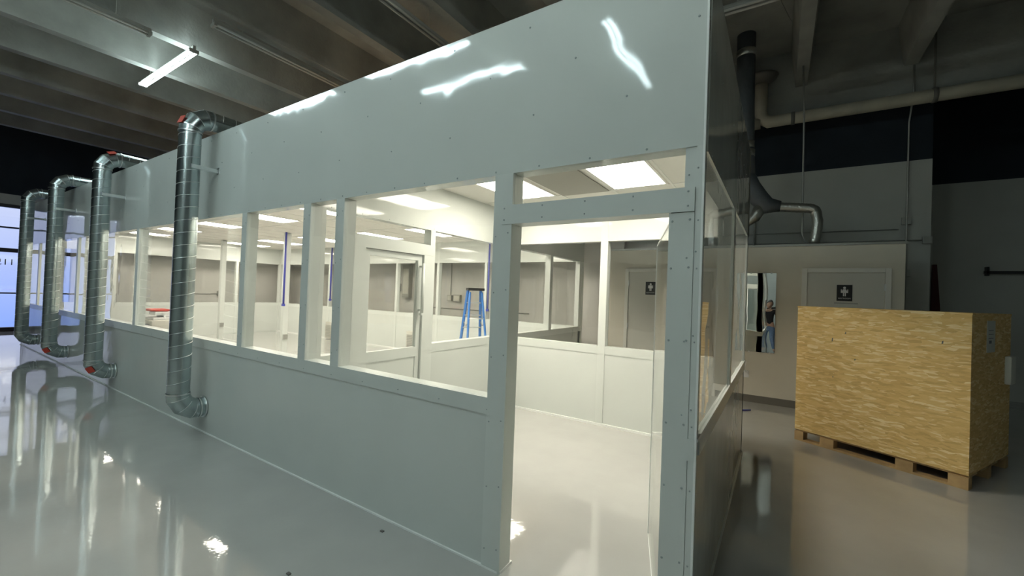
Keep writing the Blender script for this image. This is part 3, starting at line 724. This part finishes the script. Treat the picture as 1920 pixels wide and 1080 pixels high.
cond([(.57, 6.5, 5.8), (.6, 6.5, 5.0), (.62, 6.5, 2.9), (.66, 6.5, 2.78), (.74, 6.5, 2.70)], 'thin vertical conduit ending on the restroom roof beside the foil hose')
cond([(2.13, 7.27, 5.78), (2.13, 7.27, 5.3), (2.13, 7.53, 4.9), (2.13, 7.53, 3.08), (2.13, 7.53, 1.0)], 'thin vertical conduit near the wall corner with junction boxes', .014, [(2.13, 7.56, 3.2), (2.13, 7.56, 2.3)])
cond([(-.5, 7.575, 3.08), (2.04, 7.585, 3.06)], 'thin upper horizontal conduit on the wall above the restrooms', .009)
cond([(-.5, 7.585, 2.88), (2.42, 7.585, 2.86)], 'thin lower horizontal conduit reaching the wall corner', .012, [(2.40, 7.56, 2.86)])
cond([(-.15, 7.55, 4.0), (-.13, 7.55, 2.7)], 'short rusty upright pipe behind the end wall corner', .02)
cond([(-.6, 4.6, 6.3), (-.2, 5.0, 6.42), (.2, 5.4, 6.44), (.38, 5.6, 6.1)], 'loose cable sagging under the ceiling slab', .008)
b = MB().prism([(2.90, .0), (3.09, .0), (3.05, 1.7), (2.99, 2.6), (2.93, 2.6)], 'y', 9.6, 9.68)
tag(b.build('red_banner', 'redcloth'), 'dark red folded banner against the far wall behind the crate', 'banner')
b = MB().box(3.65, 5.0, 9.6, 9.64, 2.42, 2.47); b.box(3.68, 3.72, 9.6, 9.7, 2.38, 2.55); b.box(4.6, 4.64, 9.6, 9.7, 2.38, 2.55)
tag(b.build('wall_rail', 'black'), 'black horizontal rail bracketed on the dark far wall', 'rail')

# ------------------------------------------------------------------ wooden crate on pallet
ang = math.atan2(-.71, 1.34)
def crate():
    t = thing('shipping_crate', 'large strand board crate on a wooden pallet base', 'crate', (.52, 4.25, 0)); t.rotation_euler = (0, 0, ang)
    W_, D_, z0, z1 = 1.515, 1.30, .135, 1.655
    def p(b, nm, m):
        o = b.build(nm, m); o.parent = t; return o
    p(MB().box(0, W_, 0, .018, z0, z1, bev=.0015), 'front_board', 'osb'); p(MB().box(0, W_, D_-.018, D_, z0, z1), 'back_board', 'osb')
    p(MB().box(-.0, .018, .018, D_-.018, z0, z1), 'side_board', 'osb'); p(MB().box(W_-.018, W_, .018, D_-.018, z0, z1, bev=.0015), 'side_board', 'osb')
    p(MB().box(-.004, W_+.004, -.004, D_+.004, z1, z1+.018, bev=.0015), 'lid', 'osb')
    for x0, x1 in ((.0, .10), (.28, .42), (.98, 1.12), (W_-.14, W_)):
        for y0 in (0.0, D_/2-.05, D_-.1): p(MB().box(x0, x1, y0, y0+.1, .022, .115), 'pallet_block', 'wood')
    for y0 in (0.0, D_/2-.05, D_-.1): p(MB().box(0, W_, y0, y0+.1, 0, .022), 'bottom_board', 'wood')
    for i in range(4): p(MB().box(0, W_, .02+i*.33, .25+i*.33, .115, .134), 'deck_board', 'wood')
    # packing label and torn sheet on the right side
    l_ = p(MB().box(W_, W_+.003, .45, .72, 1.28, 1.60), 'packing_label', 'paper')
    b = MB()
    for zz in (1.50, 1.46, 1.42): b.box(W_+.003, W_+.0035, .5, .66, zz, zz+.006)
    for zz in (1.37,): b.box(W_+.003, W_+.0035, .52, .6, zz, zz+.03)
    o = b.build('label_print', 'ink'); o.parent = l_
    b = MB(); b.box(W_, W_+.05, 1.08, 1.26, .92, 1.22, bev=.015); p(b, 'document_pouch', 'paper')
    b = MB()
    for xx, zz in ((.40, 1.28), (.53, 1.37), (.63, 1.06), (1.35, 1.30), (.47, .93)): b.tube([(xx, 0, zz), (xx+.004, -.001, zz+.001)], .006, 6)
    b = MB()
    for xx, zz, h in ((.375, 1.27, .045), (.505, 1.37, .025), (1.31, 1.355, .035), (.6, 1.08, .02), (.39, .85, .012)):
        b.prism([(xx, zz), (xx+.012, zz+.006), (xx+.014, zz+h), (xx+.003, zz+h*.9)], 'y', -.0015, .001)
    p(b, 'knot_marks', 'scuff')
    return t
crate()
b = MB().tube([(-.13, 5.33, .012), (-.02, 5.43, .012)], .010, 10); tag(b.build('marker_pen', 'blue'), 'blue marker pen lying on the floor below the mirror', 'pen')

# small scuffs on the floor
b = MB()
for k in range(14):
    s = k/13; x = -.33-.28*s+random.uniform(-.01, .01); y = 2.72-1.0*s
    b.prism([(x, y), (x+.03, y+.01), (x+.035, y+.022), (x+.01, y+.018)], 'z', .0002, .0012)
tag(b.build('scuff_marks', 'scuff'), 'row of faint dark scuff marks on the bright floor inside the doorway', 'scuff marks')['kind'] = 'stuff'
for k, (x, y, lb) in enumerate(((-1.98, -.12, 'small dark crumb on the floor near the foot of the front wall'), (-2.07, -.73, 'tiny dark crumb farther out on the grey aisle floor'))):
    b = MB().box(x-.014, x+.014, y-.009, y+.009, 0, .008, bev=.003); tag(b.build('debris_crumb', 'scuff'), lb, 'crumb')

# ------------------------------------------------------------------ the photographer, seen only in the wall mirror
def person():
    px, py = .04, -2.50
    t = thing('person', 'person in black t-shirt and blue jeans photographing, seen in the wall mirror', 'person', (px, py, 0))
    def skin(nm, V, E_, m, sub=2):
        me = bpy.data.meshes.new(nm); me.from_pydata([(px+v[0], py+v[1], v[2]) for v in V], E_, []); me.materials.append(M[m])
        o = bpy.data.objects.new(nm, me); COL.objects.link(o); o.parent = t; o.location = (-px, -py, 0)
        md = o.modifiers.new('skin', 'SKIN'); md.use_smooth_shade = True
        for i, v in enumerate(V):
            sv = me.skin_vertices[0].data[i]; rr = v[3]; sv.radius = rr if isinstance(rr, tuple) else (rr, rr); sv.use_root = (i == 0)
        o.modifiers.new('sub', 'SUBSURF').levels = sub; o.modifiers['sub'].render_levels = sub
        return o
    # body: pelvis root; arms bent with hands in front of the face
    V = [(0, -.02, .95, (.15, .11)), (0, -.02, 1.12, (.135, .10)), (0, -.03, 1.30, (.16, .11)), (0, -.03, 1.43, (.13, .09)), (0, -.02, 1.51, .055), (0, .0, 1.58, .055),
         (-.19, -.03, 1.42, .058), (-.26, .02, 1.17, .045), (-.10, .19, 1.44, .034), (.04, .21, 1.50, .026),
         (.19, -.03, 1.42, .058), (.26, .02, 1.17, .045), (.24, .17, 1.44, .034), (.24, .21, 1.50, .026),
         (-.10, -.02, .88, .092), (-.11, .01, .50, .06), (-.12, -.03, .10, .042), (-.13, .08, .04, .036), (-.13, .16, .03, .026),
         (.10, -.02, .88, .092), (.12, .02, .50, .06), (.15, -.02, .10, .042), (.17, .09, .04, .036), (.18, .17, .03, .026)]
    E_ = [(0,1),(1,2),(2,3),(3,4),(4,5),(3,6),(6,7),(7,8),(8,9),(3,10),(10,11),(11,12),(12,13),(0,14),(14,15),(15,16),(16,17),(17,18),(0,19),(19,20),(20,21),(21,22),(22,23)]
    body = skin('body', V, E_, 'skin')
    # head
    bm = bmesh.new(); bmesh.ops.create_uvsphere(bm, u_segments=24, v_segments=18, radius=.1)
    for v in bm.verts:
        v.co.x *= .78; v.co.y *= .98; v.co.z *= 1.18
        if v.co.z < 0: v.co.x *= 1+.9*v.co.z; v.co.y *= 1+.35*v.co.z
        if v.co.y > .07 and abs(v.co.x) < .02 and -.045 < v.co.z < .015: v.co.y += .02
        for f_ in (-.03, .03):
            if v.co.y > .05 and abs(v.co.x-f_) < .016 and abs(v.co.z-.005) < .014: v.co.y -= .007
        v.co += Vector((px, py, 1.67))
    for s in (-1, 1):
        g = bmesh.ops.create_icosphere(bm, subdivisions=2, radius=.024)
        for v in g['verts']: v.co.x *= .35; v.co += Vector((px+s*.08, py-.005, 1.665))
    for fc in bm.faces: fc.smooth = True
    me = bpy.data.meshes.new('head'); bm.to_mesh(me); bm.free(); me.materials.append(M['skin']); h = bpy.data.objects.new('head', me); COL.objects.link(h); h.parent = t; h.location = (-px, -py, 0)
    bm = bmesh.new(); bmesh.ops.create_uvsphere(bm, u_segments=24, v_segments=18, radius=.108)
    for v in bm.verts:
        v.co.x *= .80; v.co.z *= 1.16
        if v.co.y > .03 and v.co.z < .06: v.co.y = .03-.0*v.co.y; v.co.x *= .96
        if v.co.z < -.05: v.co.z = -.05-.2*(v.co.z+.05)
        v.co += Vector((px, py-.008, 1.68))
    for fc in bm.faces: fc.smooth = True
    me = bpy.data.meshes.new('hair'); bm.to_mesh(me); bm.free(); me.materials.append(M['hair']); h = bpy.data.objects.new('hair', me); COL.objects.link(h); h.parent = t; h.location = (-px, -py, 0)
    # t-shirt and jeans
    Vs = [(0, -.02, .93, (.165, .125)), (0, -.02, 1.12, (.15, .115)), (0, -.03, 1.30, (.172, .122)), (0, -.03, 1.42, (.145, .10)), (0, -.025, 1.475, .07),
          (-.19, -.03, 1.42, .07), (-.235, -.003, 1.26, .062), (.19, -.03, 1.42, .07), (.235, -.003, 1.26, .062)]
    skin('tshirt', Vs, [(0,1),(1,2),(2,3),(3,4),(3,5),(5,6),(3,7),(7,8)], 'shirt')
    Vj = [(0, -.02, .98, (.155, .115)), (0, -.02, .90, (.15, .11)), (-.10, -.02, .82, .10), (-.11, .01, .50, .075), (-.12, -.03, .10, .062), (.10, -.02, .82, .10), (.12, .02, .50, .075), (.15, -.02, .10, .062)]
    skin('jeans', Vj, [(0,1),(1,2),(2,3),(3,4),(1,5),(5,6),(6,7)], 'jeans')
    for s, bx_ in ((-1, -.13), (1, .17)):
        skin('shoe', [(bx_, -.03, .045, .045), (bx_+.005*s, .08, .04, .042), (bx_+.01*s, .17, .035, .036)], [(0, 1), (1, 2)], 'black', 1)
    # hands: palm with five fingers closed round the phone
    for s in (-1, 1):
        hx, hy, hz = s*.075+(.14), .215, 1.52
        V = [(hx+s*.03, hy-.03, hz-.02, .022), (hx, hy+.01, hz+.02, (.036, .016))]; E2 = [(0, 1)]
        for k in range(4):
            zz = hz+.045-k*.021; i = len(V)
            V += [(hx-s*.012, hy+.03, zz, .009), (hx-s*.03, hy+.045, zz+.003, .008), (hx-s*(.052-.004*k), hy+.04, zz+.004, .007)]; E2 += [(1, i), (i, i+1), (i+1, i+2)]
        i = len(V); V += [(hx-s*.012, hy-.005, hz-.02, .010), (hx-s*.035, hy+.0, hz-.012, .009)]; E2 += [(1, i), (i, i+1)]
        skin('hand', V, E2, 'skin', 1)
    tag_ = thing('phone', 'black phone held up by the person in the mirror', 'phone', (px+.12, py+.272, 1.5))
    MB().box(px+.055, px+.225, py+.272, py+.281, 1.50, 1.58, bev=.003).build('phone_body', 'black', tag_)
person()
